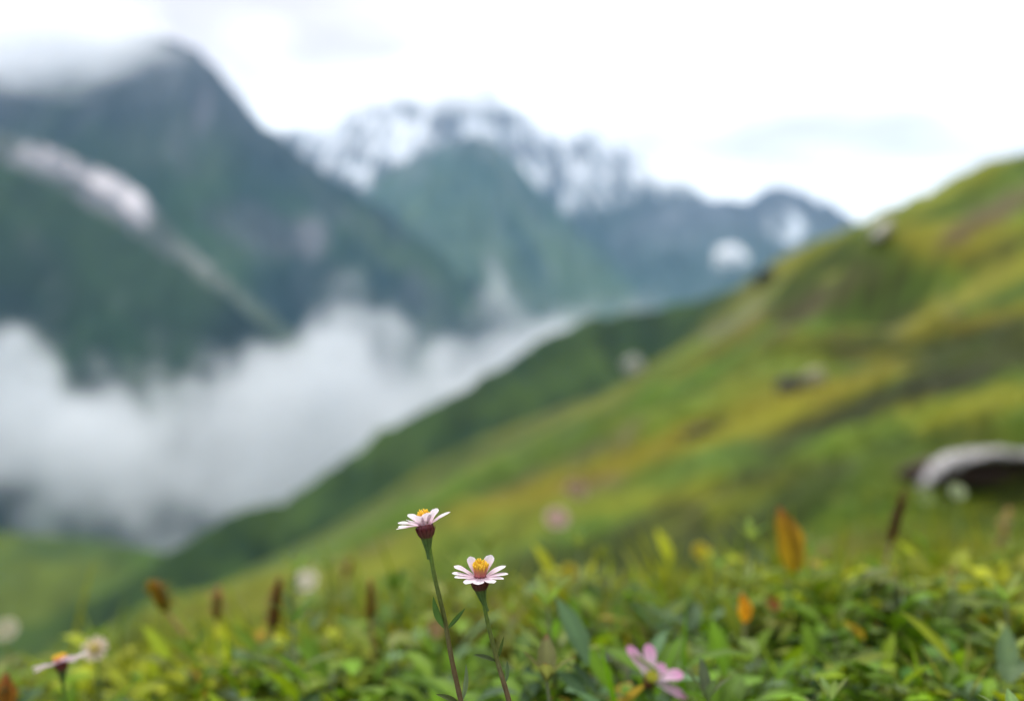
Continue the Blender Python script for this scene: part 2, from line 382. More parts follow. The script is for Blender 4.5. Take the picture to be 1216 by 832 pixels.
def p_right(X, Y, Z, PX, PY, S, rg, seed):
    n = fbm(X / 300, Y / 300, seed, 5); m = fbm(X / 110, Y / 110, seed + 2, 5)
    c = mixc((0.05, 0.085, 0.075), (0.09, 0.10, 0.12), sm(Z, 300, 700))
    b = np.maximum(blob(PX, PY, 932, 272, 26, 20, -40, m), blob(PX, PY, 800, 245, 20, 22, 0, m) * 0.6)
    b = np.maximum(b, blob(PX, PY, 735, 262, 60, 14, -20, m) * 0.4)
    b = b * sm(rg + 0.6 * fbm(X / 45, Y / 160, 6, 4), -0.25, 0.3)
    return mixc(c, (0.55, 0.58, 0.62), np.clip(b, 0, 1) * 0.8)
ridge('mountain', [(640, 330), (720, 275), (790, 250), (840, 240), (890, 234), (930, 220), (960, 230), (1000, 250), (1080, 280), (1250, 300), (1500, 290)],
      [(640, 4700), (1500, 4700)], 1500, 0.8, 6, 130, 71, p_right, nx=260)

# ------------------------------------------------------------------ air: haze, valley fog, clouds
def box(name, lo, hi, mat):
    V = np.array([[x, y, z] for x in (lo[0], hi[0]) for y in (lo[1], hi[1]) for z in (lo[2], hi[2])], float)
    Q = np.array([[0, 1, 3, 2], [4, 6, 7, 5], [0, 4, 5, 1], [2, 3, 7, 6], [0, 2, 6, 4], [1, 5, 7, 3]])
    return np_mesh(name, V, Q, None, mat, False)
hm, nt, N, L = mk('thin_air_haze')
o_ = N.new('ShaderNodeOutputMaterial'); pv = N.new('ShaderNodeVolumePrincipled')
pv.inputs['Color'].default_value = (0.36, 0.66, 1.0, 1); pv.inputs['Density'].default_value = 5.0e-5; pv.inputs['Anisotropy'].default_value = 0.1
L.new(pv.outputs[0], o_.inputs['Volume'])
hm.cycles.homogeneous_volume = True
haze = box('haze', (-9600, -9500, FLOOR - 75), (9600, 9700, 2100), hm)
tag(haze, 'thin bluish haze filling the air in front of the mountains', 'haze', kind='stuff')

def cloud_mat(name, dens, scale, thr, soft, edge=0.75, aniso=0.2, stretch=(1, 1, 1), seed=0.0, rate=0.35):
    """puffy cloud inside a lumpy ball: density = noise minus distance from the middle (object coordinates, ball radius 1)"""
    m, nt, N, L = mk(name)
    out = N.new('ShaderNodeOutputMaterial'); pv = N.new('ShaderNodeVolumePrincipled')
    pv.inputs['Color'].default_value = (0.97, 0.98, 1, 1); pv.inputs['Anisotropy'].default_value = aniso
    tc = N.new('ShaderNodeTexCoord')
    ln = N.new('ShaderNodeVectorMath'); ln.operation = 'LENGTH'; L.new(tc.outputs['Object'], ln.inputs[0])
    mp = N.new('ShaderNodeMapping'); mp.inputs['Scale'].default_value = stretch; mp.inputs['Location'].default_value = (seed, seed * 0.7, seed * 0.3)
    L.new(tc.outputs['Object'], mp.inputs['Vector'])
    nz = N.new('ShaderNodeTexNoise'); nz.inputs['Scale'].default_value = scale; nz.inputs['Detail'].default_value = 5; nz.inputs['Roughness'].default_value = 0.6
    L.new(mp.outputs[0], nz.inputs['Vector'])
    fal = N.new('ShaderNodeMapRange'); fal.inputs[1].default_value = 0.0; fal.inputs[2].default_value = 0.98; fal.inputs[3].default_value = edge; fal.inputs[4].default_value = -0.35
    L.new(ln.outputs['Value'], fal.inputs[0])
    ad = N.new('ShaderNodeMath'); ad.operation = 'ADD'; L.new(nz.outputs['Fac'], ad.inputs[0]); L.new(fal.outputs[0], ad.inputs[1])
    mr = N.new('ShaderNodeMapRange'); mr.interpolation_type = 'SMOOTHSTEP'
    mr.inputs[1].default_value = thr; mr.inputs[2].default_value = thr + soft; mr.inputs[3].default_value = 0; mr.inputs[4].default_value = dens
    L.new(ad.outputs[0], mr.inputs[0]); L.new(mr.outputs[0], pv.inputs['Density']); L.new(pv.outputs[0], out.inputs['Volume'])
    m.cycles.volume_step_rate = rate
    return m
def ball(name, px, py, Y, wpx, hpx, depth, mat, rot=0.0):
    """lumpy closed hull holding a cloud"""
    nu, nv = 28, 16
    P = np.zeros((nv + 1, nu, 3))
    for i in range(nv + 1):
        for j in range(nu):
            t = math.pi * i / nv; p = -2 * math.pi * j / nu
            P[i, j] = (math.sin(t) * math.cos(p), math.sin(t) * math.sin(p), math.cos(t))
    o = grid_mesh(name, P, None, mat, wrap=True)
    c = at(px, py, Y); o.location = c
    o.scale = (wpx * 0.5 / FP * Y, depth, hpx * 0.5 / FP * Y); o.rotation_euler = (0, math.radians(rot), 0)
    return o
cA = cloud_mat('summit_cloud', 0.012, 4.5, 0.68, 0.40, 0.80, seed=2.0)
cB = cloud_mat('small_cloud', 0.08, 1.8, 0.62, 0.35, 0.75, seed=5.0)
cC = cloud_mat('wispy_cloud', 0.005, 1.6, 0.5, 0.5, 0.7, seed=9.0)
tag(ball('cloud', 55, 50, 2750, 640, 260, 300, cA, -3), 'broad grey cloud draped over the summit of the big left mountain', 'cloud', 'clouds on the mountains', 'stuff')
tag(ball('cloud', 545, 112, 5000, 260, 90, 330, cC, 4), 'thin white cloud veiling the highest snowy peak in the middle', 'cloud', 'clouds on the mountains', 'stuff')
tag(ball('cloud', 800, 212, 5000, 170, 60, 300, cC, 12), 'pale cloud wisp on the right end of the snowy ridge', 'cloud', 'clouds on the mountains', 'stuff')
tag(ball('cloud', 866, 304, 3300, 78, 66, 110, cB, 0), 'small bright white cloud just above the dark green hill', 'cloud', 'clouds on the mountains', 'stuff')

# valley fog: bank of cloud with an uneven top
fm, nt, N, L = mk('valley_fog')
def math_(op, a, b=None, c=None, clamp=False):
    n = N.new('ShaderNodeMath'); n.operation = op; n.use_clamp = clamp
    for i, v in enumerate((a, b, c)):
        if v is None: continue
        if isinstance(v, (int, float)): n.inputs[i].default_value = v
        else: L.new(v, n.inputs[i])
    return n.outputs[0]
FY0, FY1 = 780.0, 1150.0
out = N.new('ShaderNodeOutputMaterial'); pv = N.new('ShaderNodeVolumePrincipled')
pv.inputs['Color'].default_value = (0.75, 0.775, 0.80, 1); pv.inputs['Anisotropy'].default_value = 0.15
tc = N.new('ShaderNodeTexCoord'); sx = N.new('ShaderNodeSeparateXYZ'); L.new(tc.outputs['Object'], sx.inputs[0])
X_, Y_, Z_ = sx.outputs
nz = N.new('ShaderNodeTexNoise'); nz.inputs['Scale'].default_value = 0.0088; nz.inputs['Detail'].default_value = 7; nz.inputs['Roughness'].default_value = 0.66
L.new(tc.outputs['Object'], nz.inputs['Vector'])
n01 = nz.outputs['Fac']
nzc = math_('SUBTRACT', n01, 0.5)
# top and bottom heights along x
def curve(xs, ys, xin, x0, x1, y0, y1):
    mr = N.new('ShaderNodeMapRange'); mr.inputs[1].default_value = x0; mr.inputs[2].default_value = x1; L.new(xin, mr.inputs[0])
    fc = N.new('ShaderNodeFloatCurve'); cu = fc.mapping.curves[0]
    pts = [((a - x0) / (x1 - x0), (b - y0) / (y1 - y0)) for a, b in zip(xs, ys)]
    while len(cu.points) < len(pts): cu.points.new(0.5, 0.5)
    for p, q in zip(cu.points, pts): p.location = q; p.handle_type = 'AUTO'
    fc.mapping.update(); L.new(mr.outputs[0], fc.inputs['Value'])
    return math_('MULTIPLY_ADD', fc.outputs[0], y1 - y0, y0)
YM = 1050.0
def pz(py): return (CY - py) / FP * YM
def pxx(px): return (px - CX) / FP * YM
tp = [(-350, 430), (0, 450), (60, 435), (130, 455), (200, 475), (270, 450), (340, 425), (400, 400), (450, 400), (500, 430), (560, 420), (620, 412), (700, 410)]
bt = [(-350, 575), (0, 585), (100, 592), (200, 600), (300, 640), (500, 640), (700, 600)]
top = curve([pxx(a) for a, b in tp], [pz(b) for a, b in tp], X_, pxx(-350), pxx(700), -300.0, 120.0)
bot = curve([pxx(a) for a, b in bt], [pz(b) for a, b in bt], X_, pxx(-350), pxx(700), -300.0, 120.0)
d1 = math_('ADD', math_('SUBTRACT', top, Z_), math_('MULTIPLY', nzc, 460.0))
d2 = math_('ADD', math_('SUBTRACT', Z_, bot), math_('MULTIPLY', nzc, 380.0))
e1 = math_('DIVIDE', d1, 38.0, clamp=True); e2 = math_('DIVIDE', d2, 60.0, clamp=True)
fx = math_('MULTIPLY', math_('DIVIDE', math_('SUBTRACT', Y_, FY0), 70.0, clamp=True), math_('DIVIDE', math_('SUBTRACT', FY1, Y_), 70.0, clamp=True))
dd = math_('MULTIPLY', math_('MULTIPLY', e1, e2), fx)
dd = math_('MULTIPLY', dd, math_('MULTIPLY', math_('SUBTRACT', n01, 0.39), 4.4, clamp=True))
dens = math_('MULTIPLY', dd, 0.016)
L.new(dens, pv.inputs['Density']); L.new(pv.outputs[0], out.inputs['Volume'])
fm.cycles.volume_step_rate = 0.45
fog = box('valley_fog', (-1250, FY0, FLOOR + 40), (260, FY1, 150), fm)
tag(fog, 'thick white fog bank lying in the valley below the mountains', 'fog', kind='stuff')

# ------------------------------------------------------------------ daisies
def bez(pts, n):
    out = []
    for i in range(len(pts) - 1):
        p0 = pts[max(i - 1, 0)]; p1 = pts[i]; p2 = pts[i + 1]; p3 = pts[min(i + 2, len(pts) - 1)]
        for k in range(n):
            t = k / n
            out.append(0.5 * ((2 * p1) + (p2 - p0) * t + (2 * p0 - 5 * p1 + 4 * p2 - p3) * t * t + (3 * p1 - p0 - 3 * p2 + p3) * t ** 3))
    out.append(pts[-1]); return out
def petal(mb, c, n, phi, elev, L0, W0, curl, r0, col_in, col_tip, notch=True):
    """petal leaves the head rim at angle phi, rising by elev"""
    n = n.normalized(); a = (Vector((1, 0, 0)) - n * n.x).normalized(); b = n.cross(a)
    out_ = a * math.cos(phi) + b * math.sin(phi)
    d = out_ * math.cos(elev) + n * math.sin(elev); u = n * math.cos(elev) - out_ * math.sin(elev)
    side = d.cross(u)
    p = c + out_ * r0; rows = []; cols = []; K = 9; W0 = W0 * 1.12
    sb_ = 0.35 * math.sin(phi * 37.7); wv = math.sin(phi * 91.3)
    for i in range(K + 1):
        t = i / K
        w = W0 * 0.5 * (0.34 + 0.66 * math.sin(min(1, t / 0.68) * math.pi / 2)) * (1 if t < 0.72 else math.sqrt(max(0.0, 1 - ((t - 0.72) / 0.285) ** 2)))
        row = []
        for j in range(7):
            q = (j - 3) / 3
            h = 0.16 * w * q * q + 0.07 * w * math.cos(q * 9.4) + 0.10 * w * wv * math.sin(t * 7 + q * 2)
            row.append(p + side * (w * q) + u * h)
        rows.append(row)
        k = [col_in[m] * (1 - t) + col_tip[m] * t for m in range(3)]
        cols.append([[x * (0.93 if j in (2, 4) else 1.0) for x in k] for j in range(7)])
        a_ = curl / K
        d, u = d * math.cos(a_) - u * math.sin(a_), u * math.cos(a_) + d * math.sin(a_)
        p = p + d * (L0 / K) + side * (sb_ * t * L0 / K * 0.6)
    mb.grid(rows, cols)
def daisy(label, c, n, R, petals, stem_pts, stem_r, leaves, disc_r=0.0042, disc_h=0.005, invol=0.0036, curl=0.15, pcol=((0.80, 0.55, 0.68), (0.90, 0.82, 0.88)), disc_cols=None, group=None, seg=10):
    rnd = random.Random(int(abs(c.x) * 1e5) + 3)
    n = n.normalized(); base = stem_pts[-1]
    t = empty('daisy', base); tag(t, label, 'flower', group)
    a = n.orthogonal().normalized(); b = n.cross(a)
    # stem
    path = bez(stem_pts, 8); k = len(path) - 1
    cols = []; rad = []
    for i in range(k + 1):
        s = i / k
        g = (0.09, 0.18, 0.02); br = (0.11, 0.07, 0.03)
        m = min(1, max(0, (s - 0.10) / 0.5)); cols.append([g[j] * (1 - m) + br[j] * m for j in range(3)])
        rad.append(stem_r * (0.85 + 0.5 * s) * (1 + 0.05 * math.sin(i * 1.7)))
    mb = MB(); mb.tube(path, rad, cols, seg); st = mb.build('stem', M_stem, t, base)
    # flower head: lathe, green cup flowing into the stem, dark red bracts above
    hb = MB(); prof = [(stem_r * 0.9, -0.0165), (stem_r * 1.1, -0.0135), (invol * 0.50, -0.0105), (invol * 0.70, -0.0075), (invol * 0.86, -0.0048), (invol * 1.0, -0.0022), (invol * 1.02, -0.0002), (invol * 0.7, 0.0006), (0.0002, 0.0008)]
    sn = stem_pts[1] - stem_pts[0]; sn.normalize()
    rows = []; cl = []; S = 20
    for (r_, h_) in prof:
        bl = min(1, max(0, (-h_ - 0.004) / 0.012))
        cc = c + n * h_ * (1 - bl) + sn * (-h_) * bl
        rows.append([cc + (a * math.cos(j * 2 * math.pi / S) + b * math.sin(j * 2 * math.pi / S)) * r_ * (1 + (0.07 if j % 2 else -0.03)) for j in range(S)])
        g = (0.07, 0.125, 0.03); rd = (0.15, 0.025, 0.035); m = min(1, max(0, (h_ + 0.0056) / 0.0022))
        k_ = [g[q] * (1 - m) + rd[q] * m for q in range(3)]
        cl.append([[x * (0.75 if j % 2 else 1.15) for x in k_] for j in range(S)])
    hb.grid(rows, cl, close=True)
    for j in range(13):     # pointed bracts hugging the cup
        ph = j * 2 * math.pi / 13; o2 = a * math.cos(ph) + b * math.sin(ph)
        hb.leaf(c + o2 * invol * 0.72 - n * 0.0066, n * 0.9 + o2 * 0.42, -o2, 0.0066, 0.0024, curl=-0.1, fold=-0.3, n=4, c0=(0.10, 0.05, 0.03), c1=(0.17, 0.025, 0.04), tip=(0.12, 0.02, 0.03))
    head = hb.build('flower_head', M_stem, t, base)
    # disc florets
    db = MB(); dc = disc_cols or ((0.62, 0.16, 0.22), (0.85, 0.52, 0.03))
    rows = []; cl = []
    for i in range(6):
        f = i / 5; r_ = disc_r * (1.0 + 0.12 * f) * (1 if i < 4 else (0.8 if i == 4 else 0.02)); h_ = disc_h * min(1, f * 1.25) * (0.85 if i < 5 else 0.88)
        rows.append([c + n * h_ + (a * math.cos(j * 2 * math.pi / 16) + b * math.sin(j * 2 * math.pi / 16)) * r_ * 0.86 for j in range(16)])
        cl.append([[dc[0][q] * (1 - f) + dc[1][q] * f for q in range(3)]] * 16)
    db.grid(rows, cl, close=True)
    cnt = 56
    for i in range(cnt):    # little tubular florets in a spiral
        f = math.sqrt((i + 0.5) / cnt); ph = i * 2.39996
        o2 = a * math.cos(ph) + b * math.sin(ph)
        p0 = c + o2 * disc_r * f * 0.95 + n * disc_h * 0.12
        dr = (n + o2 * 0.22 * f).normalized(); h = disc_h * (1.0 - 0.25 * f * f) * rnd.uniform(0.82, 1.18)
        w = disc_r * 0.085
        db.tube([p0, p0 + dr * h * 0.55, p0 + dr * h * 0.85, p0 + dr * h], [w * 0.8, w * 0.9, w * 1.5, w * 0.9], [dc[0], [x * 0.5 + y * 0.5 for x, y in zip(*dc)], dc[1], [dc[1][0] * 1.05, dc[1][1] * 1.15, 0.05]], 5)
    db.build('disc_florets', M_disc, head, base)
    for (ph, el, ls, ws) in petals:
        pb = MB(); petal(pb, c, n, ph, el, R * ls, R * ws, curl * rnd.uniform(0.5, 1.5), invol * 0.8, pcol[0], pcol[1])
        pb.build('petal', M_petal, head, base)
    for (p0, p1, wd, nr, cc, cu) in leaves:
        lb = MB(); d = p1 - p0
        lb.leaf(p0, d, nr, d.length * 1.04, wd, curl=cu, fold=0.5, n=9, c0=cc, wpos=0.45)
        lb.build('leaf', M_leaf, t, base)
    return t
Y1 = 0.476
def pet_ring(num, elev, lj=0.08, ph0=0.1, seed=1, w=0.34, ws=0.05, ej=0.10):
    r = random.Random(seed); L_ = []
    for i in range(num):
        ph = ph0 + i * 2 * math.pi / num + r.uniform(-0.09, 0.09)
        L_.append((ph, elev + r.uniform(-ej, ej), 1 + r.uniform(-lj, lj), w + r.uniform(-ws, ws)))
    return L_
def plist(l): return [(math.radians(p), e, a_, w_) for p, e, a_, w_ in l]
g1 = (0.055, 0.105, 0.022)
s1 = [at(508, 634, Y1), at(510, 650, Y1), at(516, 684, Y1), at(528, 735, Y1), at(537, 785, Y1 - 0.002), at(548, 835, Y1 - 0.004), at(562, 905, Y1 - 0.01)]
b1 = s1[-1].copy(); b1.z = gz(b1.x, b1.y) - 0.004; b1.x += 0.012; s1.append(b1)
daisy('taller white and pink daisy in sharp focus, on the left stem of the two', at(504.5, 622.5, Y1), Vector((-0.14, -0.04, 1)), 0.0110,
      plist([(181, .03, 1, .34), (163, .22, 1.02, .36), (202, .18, .92, .33), (132, .6, .85, .36), (226, .62, .86, .38), (254, .86, .80, .38), (284, .92, .84, .40), (309, .84, .88, .38), (334, .5, .95, .36), (2, .46, 1.0, .34), (24, .40, .98, .34), (58, .68, .84, .38), (96, .62, .82, .38)]), s1, 0.00105,
      [(at(530, 747, Y1), at(513, 711, Y1 - 0.003), 0.0056, Vector((-0.6, -0.5, 0.4)), g1, 0.15),
       (at(530.5, 747, Y1), at(551.5, 722, Y1 + 0.004), 0.0022, Vector((0.5, -0.7, 0.4)), g1, -0.1),
       (at(548, 833, Y1), at(555, 790, Y1), 0.0042, Vector((0.8, -0.5, 0.3)), (0.10, 0.15, 0.07), 0.1),
       (at(547, 836, Y1), at(520, 821, Y1), 0.0030, Vector((0.1, -0.5, 0.8)), g1, 0.3)],
      disc_r=0.0025, disc_h=0.0062, curl=0.12)
s2 = [at(571, 698, Y1), at(574, 712, Y1), at(579, 738, Y1), at(590, 782, Y1), at(597, 806, Y1 - 0.002), at(606, 838, Y1 - 0.004), at(622, 910, Y1 - 0.01)]
b2 = s2[-1].copy(); b2.z = gz(b2.x, b2.y) - 0.004; b2.x += 0.01; s2.append(b2)
daisy('shorter daisy in sharp focus, its yellow centre open to view, on the right stem', at(570, 684.5, Y1), Vector((0.02, -0.08, 1)), 0.0108,
      plist([(187, .26, 1.0, .40), (163, .46, 1.04, .44), (128, .95, .92, .44), (58, 1.0, .98, .46), (20, .50, 1.0, .42), (357, .30, 1.0, .38), (336, .16, .92, .38), (302, .12, .84, .42), (268, .04, .80, .44), (236, .08, .90, .44), (211, .20, .98, .40), (92, .9, .7, .4)]), s2, 0.00105,
      [(at(589.5, 785, Y1), at(565, 774.5, Y1 - 0.003), 0.0026, Vector((-0.1, -0.5, 0.7)), (0.04, 0.06, 0.02), 0.3),
       (at(590, 784, Y1), at(597, 755, Y1 + 0.002), 0.0020, Vector((0.6, -0.6, 0.2)), g1, -0.1),
       (at(599, 812, Y1), at(603, 785, Y1), 0.0034, Vector((0.8, -0.5, 0.2)), (0.07, 0.12, 0.05), 0.1)],
      disc_r=0.0030, disc_h=0.0070, curl=0.15)
# blurred neighbours
def simple_stem(c, dx=0.01, dy=0.01):
    b = Vector((c.x + dx, c.y + dy, 0)); b.z = gz(b.x, b.y) - 0.004
    return [c + (b - c) * f + Vector((0.003 * math.sin(f * 3), 0, 0)) for f in (0.1, 0.3, 0.65, 1.0)]
c3 = at(772, 806, 0.68)
daisy('large bright pink daisy, out of focus among the low leaves at the bottom', c3, Vector((0.30, -0.55, 0.75)), 0.0225,
      plist([(132, .45, 1.05, .36), (92, .55, .95, .38), (14, .35, .95, .36), (-18, .1, 1.1, .32), (50, .7, .55, .3)]), simple_stem(c3), 0.0011, [],
      pcol=((0.85, 0.70, 0.78), (0.78, 0.30, 0.58)), disc_cols=((0.35, 0.4, 0.05), (0.5, 0.45, 0.05)))
c4 = at(72, 786, 0.70)
daisy('pale pink daisy seen side on, tilted, at the lower left corner', c4, Vector((-0.30, 0.22, 1)), 0.0165,
      pet_ring(13, 0.12, seed=21, w=0.36), simple_stem(c4, 0.004), 0.0012, [], pcol=((0.75, 0.55, 0.68), (0.84, 0.68, 0.78)))
c5 = at(113, 770, 0.85)
daisy('small cream daisy just right of the pale pink one', c5, Vector((0.1, -0.8, 0.5)), 0.0085,
      pet_ring(11, 0.25, seed=23, w=0.42), simple_stem(c5, 0.004), 0.0012, [], pcol=((0.7, 0.5, 0.4), (0.8, 0.66, 0.55)), disc_cols=((0.5, 0.35, 0.2), (0.7, 0.55, 0.35)))

# ------------------------------------------------------------------ herb prototypes
def herb_whorl(seed, h=0.10, layers=3, L0=0.045, W0=0.012, c=(0.10, 0.17, 0.045), tip=None):
    r = random.Random(seed); lb = MB(); sb = MB()
    lean = Vector((r.uniform(-0.15, 0.15), r.uniform(-0.15, 0.15), 1)).normalized()
    pts = [lean * h * f for f in (0, 0.35, 0.7, 1)]
    sb.tube(pts, [0.0016, 0.0014, 0.0011, 0.0008], [(0.08, 0.10, 0.03)] * 4, 6)
    for l in range(layers):
        f = 1 - l * 0.30; k = 5 if l else 4; el = 1.05 - 0.35 * l
        for i in range(k):
            ph = i * 2 * math.pi / k + l * 0.6 + r.uniform(-0.2, 0.2)
            d = Vector((math.cos(ph) * math.cos(el), math.sin(ph) * math.cos(el), math.sin(el)))
            nn = Vector((-math.cos(ph) * math.sin(el), -math.sin(ph) * math.sin(el), math.cos(el)))
            q = r.uniform(0.75, 1.2); cc = tuple(x * r.uniform(0.85, 1.2) for x in c)
            lb.leaf(lean * h * f, d, nn, L0 * q * (0.75 + 0.25 * l), W0 * q, curl=r.uniform(0.1, 0.7), fold=0.35, n=5, c0=cc, tip=tip)
    return sb, lb
def herb_broad(seed, h=0.07, k=13, L0=0.030, W0=0.016, c=(0.07, 0.16, 0.012)):
    r = random.Random(seed); lb = MB(); sb = MB()
    for i in range(k):
        ph = i * 2.4 + r.uniform(-0.3, 0.3); el = r.uniform(0.1, 0.9); hh = h * r.uniform(0.4, 1.1)
        o2 = Vector((math.cos(ph), math.sin(ph), 0)); top_ = o2 * 0.03 * r.uniform(0.5, 1.3) + Vector((0, 0, hh))
        sb.tube([Vector((0, 0, 0)), top_ * 0.5 + o2 * 0.004, top_], [0.0012, 0.001, 0.0008], [(0.08, 0.11, 0.03)] * 3, 5)
        d = o2 * math.cos(el * 0.5) + Vector((0, 0, math.sin(el * 0.5)))
        q = r.uniform(0.7, 1.15); cc = tuple(x * r.uniform(0.75, 1.35) for x in c)
        lb.leaf(top_, d, Vector((-o2.x * 0.4, -o2.y * 0.4, 1)), L0 * q, W0 * q, curl=r.uniform(0.3, 1.2), fold=0.25, n=6, c0=cc, wpos=0.48, wave=0.1)
    return sb, lb
def herb_grass(seed, h=0.13, k=14, c=(0.09, 0.14, 0.02), w=0.0035):
    r = random.Random(seed); lb = MB(); sb = MB()
    sb.tube([Vector((0, 0, 0)), Vector((0, 0, 0.012)), Vector((0, 0, 0.02))], [0.004, 0.003, 0.001], [(0.08, 0.1, 0.03)] * 3, 6)
    for i in range(k):
        ph = r.uniform(0, 6.28); el = r.uniform(0.9, 1.45)
        d = Vector((math.cos(ph) * math.cos(el), math.sin(ph) * math.cos(el), math.sin(el)))
        cc = tuple(x * r.uniform(0.7, 1.4) for x in c)
        lb.leaf(Vector((r.uniform(-.006, .006), r.uniform(-.006, .006), 0)), d, Vector((-math.cos(ph), -math.sin(ph), 0.3)), h * r.uniform(0.6, 1.2), w, curl=r.uniform(0.2, 1.3), fold=0.3, n=6, c0=cc, wpos=0.3, tip=(0.16, 0.14, 0.04))
    return sb, lb
def make_herb(name, maker, label, cat, group, loc, scale=1.0, rz=0.0):
    sb, lb = maker
    t = empty(name, loc, rz); t.scale = (scale,) * 3
    tag(t, label, cat, group)
    sb.build('stem', M_stem, t); lb.build('foliage', M_leaf, t)
    return t
def copy_tree(o, parent=None):
    c = o.copy(); COL.objects.link(c); c.parent = parent
    for ch in list(o.children): copy_tree(ch, c)
    return c
G_H = 'leafy herbs of the foreground meadow'
kinds = [
    ('leafy_herb', [herb_whorl(101, 0.10, 4, 0.036, 0.008, c=(0.11, 0.19, 0.02)), herb_whorl(102, 0.12, 5, 0.034, 0.007, (0.14, 0.22, 0.035))], 'narrow leaved green herb in the out of focus foreground meadow', 'herb'),
    ('broad_leaved_herb', [herb_broad(103), herb_broad(104, 0.09, 14, 0.034, 0.020, (0.13, 0.21, 0.012)), herb_broad(105, 0.06, 14, 0.026, 0.015, (0.10, 0.17, 0.08))], 'broad leaved green herb in the out of focus foreground meadow', 'herb'),
    ('grass_tuft', [herb_grass(106), herb_grass(107, 0.10, 18, (0.13, 0.16, 0.02)), herb_grass(108, 0.14, 12, (0.17, 0.15, 0.03))], 'tuft of fine grass in the out of focus foreground meadow', 'grass tuft'),
]
protos = []
def blocked(x, y):
    px = CX + x / y * FP
    return (y < 0.56 and 485 < px < 640)
def samp(n, y0, y1, spread=0.62, seed=1):
    r = random.Random(seed); out = []
    while len(out) < n:
        y = math.exp(r.uniform(math.log(y0), math.log(y1))); x = r.uniform(-spread, spread) * y
        if blocked(x, y): continue
        out.append((x, y))
    return out
spots = samp(280, 0.72, 3.0, 0.60, 5)
first = {}
R_ = random.Random(77)
for i, (x, y) in enumerate(spots):
    ki = R_.choices((0, 1, 2), (0.36, 0.40, 0.24))[0]; name, vs, label, cat = kinds[ki]; vi = R_.randrange(len(vs))
    s = R_.uniform(0.65, 1.25) * (0.72 if y < 0.62 else 1.0) * (1 + 0.12 * max(0, y - 1))
    loc = (x, y, gz(x, y) - 0.004); rz = R_.uniform(0, 6.28)
    if (ki, vi) not in first:
        first[(ki, vi)] = make_herb(name, vs[vi], label, cat, {0: 'narrow leaved herbs in the meadow', 1: 'broad leaved herbs in the meadow', 2: 'grass tufts in the meadow'}[ki], loc, s, rz)
    else:
        o = copy_tree(first[(ki, vi)]); o.location = loc; o.scale = (s,) * 3; o.rotation_euler.z = rz

# particular herbs one can point to
def placed_herb(name, maker, label, cat, px, pytop, Y, h, rz=0.0):
    """a herb whose top shows at px, pytop"""
    p = at(px, pytop, Y); b = Vector((p.x, p.y, gz(p.x, p.y) - 0.004))
    t = make_herb(name, maker, label, cat, None, b, (p.z - b.z) / h, rz)
    return t
placed_herb('leafy_herb', herb_whorl(201, 0.10, 3, 0.030, 0.0085, (0.17, 0.25, 0.07), tip=(0.30, 0.13, 0.02)), 'pale green whorled herb with brown leaf tips right of the two daisies', 'herb', 680, 742, 0.60, 0.125)
placed_herb('leafy_herb', herb_whorl(202, 0.10, 3, 0.034, 0.008, (0.13, 0.22, 0.06)), 'pale pointed leaf cluster in the bottom right corner', 'herb', 1196, 800, 0.52, 0.13)
placed_herb('leafy_herb', herb_whorl(203, 0.10, 3, 0.034, 0.007, (0.12, 0.19, 0.07)), 'grey green whorled herb between the bright pink daisy and the right corner', 'herb', 868, 778, 0.60, 0.13)
placed_herb('leafy_herb', herb_whorl(204, 0.10, 4, 0.034, 0.007, (0.13, 0.20, 0.05)), 'slender green herb at the bottom edge below the orange withered leaf', 'herb', 985, 770, 0.62, 0.13)

# seed spikes, withered leaves, flowers of the middle distance
def spike(label, px, py, Y, hpx, wpx, col, lean=0.0, cat='seed spike', name='seed_spike'):
    """a brown seed spike: stem and rough tapering head"""
    r = random.Random(int(px)); c = at(px, py, Y); k = Y / FP
    ax = Vector((lean, 0.05, 1)).normalized(); H = hpx * k; W = wpx * k
    b = Vector((c.x - lean * 0.15, c.y, 0)); b.z = gz(b.x, b.y) - 0.004
    t = empty(name, b); tag(t, label, cat)
    lo = c - ax * H * 0.5
    sb = MB(); sb.tube([b, b * 0.5 + lo * 0.5 + Vector((0.004, 0, 0)), lo], [0.0022, 0.0018, 0.0016], [(0.12, 0.13, 0.03), (0.14, 0.10, 0.03), tuple(x * 0.9 for x in col)], 7)
    sb.build('stem', M_stem, t, b)
    hb = MB(); hb.tube([lo + ax * H * f for f in (0, 0.2, 0.5, 0.8, 1)], [W * 0.12, W * 0.22, W * 0.2, W * 0.15, W * 0.04], [col] * 5, 8)
    for i in range(60):
        f = (i + 0.5) / 60; ph = i * 2.4; w = W * (0.45 if f < 0.6 else 0.45 - 0.7 * (f - 0.6))
        o2 = Vector((math.cos(ph), math.sin(ph), 0.8)).normalized(); cc = tuple(x * r.uniform(0.6, 1.5) for x in col)
        hb.leaf(lo + ax * H * f, o2, ax, w * r.uniform(0.7, 1.8), w * 0.8, curl=0.2, n=3, c0=cc)
    hb.build('seed_head', M_under, t, b)
    return t
spike('dark brown seed spike standing left of the middle, nearest the white dot', 328, 716, 0.95, 62, 26, (0.17, 0.085, 0.02), 0.12)
spike('short brown seed spike just left of the two daisies', 440, 712, 0.95, 46, 20, (0.22, 0.12, 0.015))
spike('orange brown seed spike leaning left, far left of the daisies', 188, 708, 1.0, 38, 30, (0.26, 0.14, 0.015), -0.6)
spike('thin buff seed spike between the leaning orange one and the dark brown one', 258, 716, 1.05, 38, 22, (0.32, 0.24, 0.06))
spike('tall reddish brown seed spike on a long stem at the right', 1066, 612, 1.05, 62, 22, (0.10, 0.045, 0.02), 0.28)
spike('beige feathery seed spike at the right edge', 1192, 632, 1.6, 58, 22, (0.40, 0.30, 0.13), 0.2)
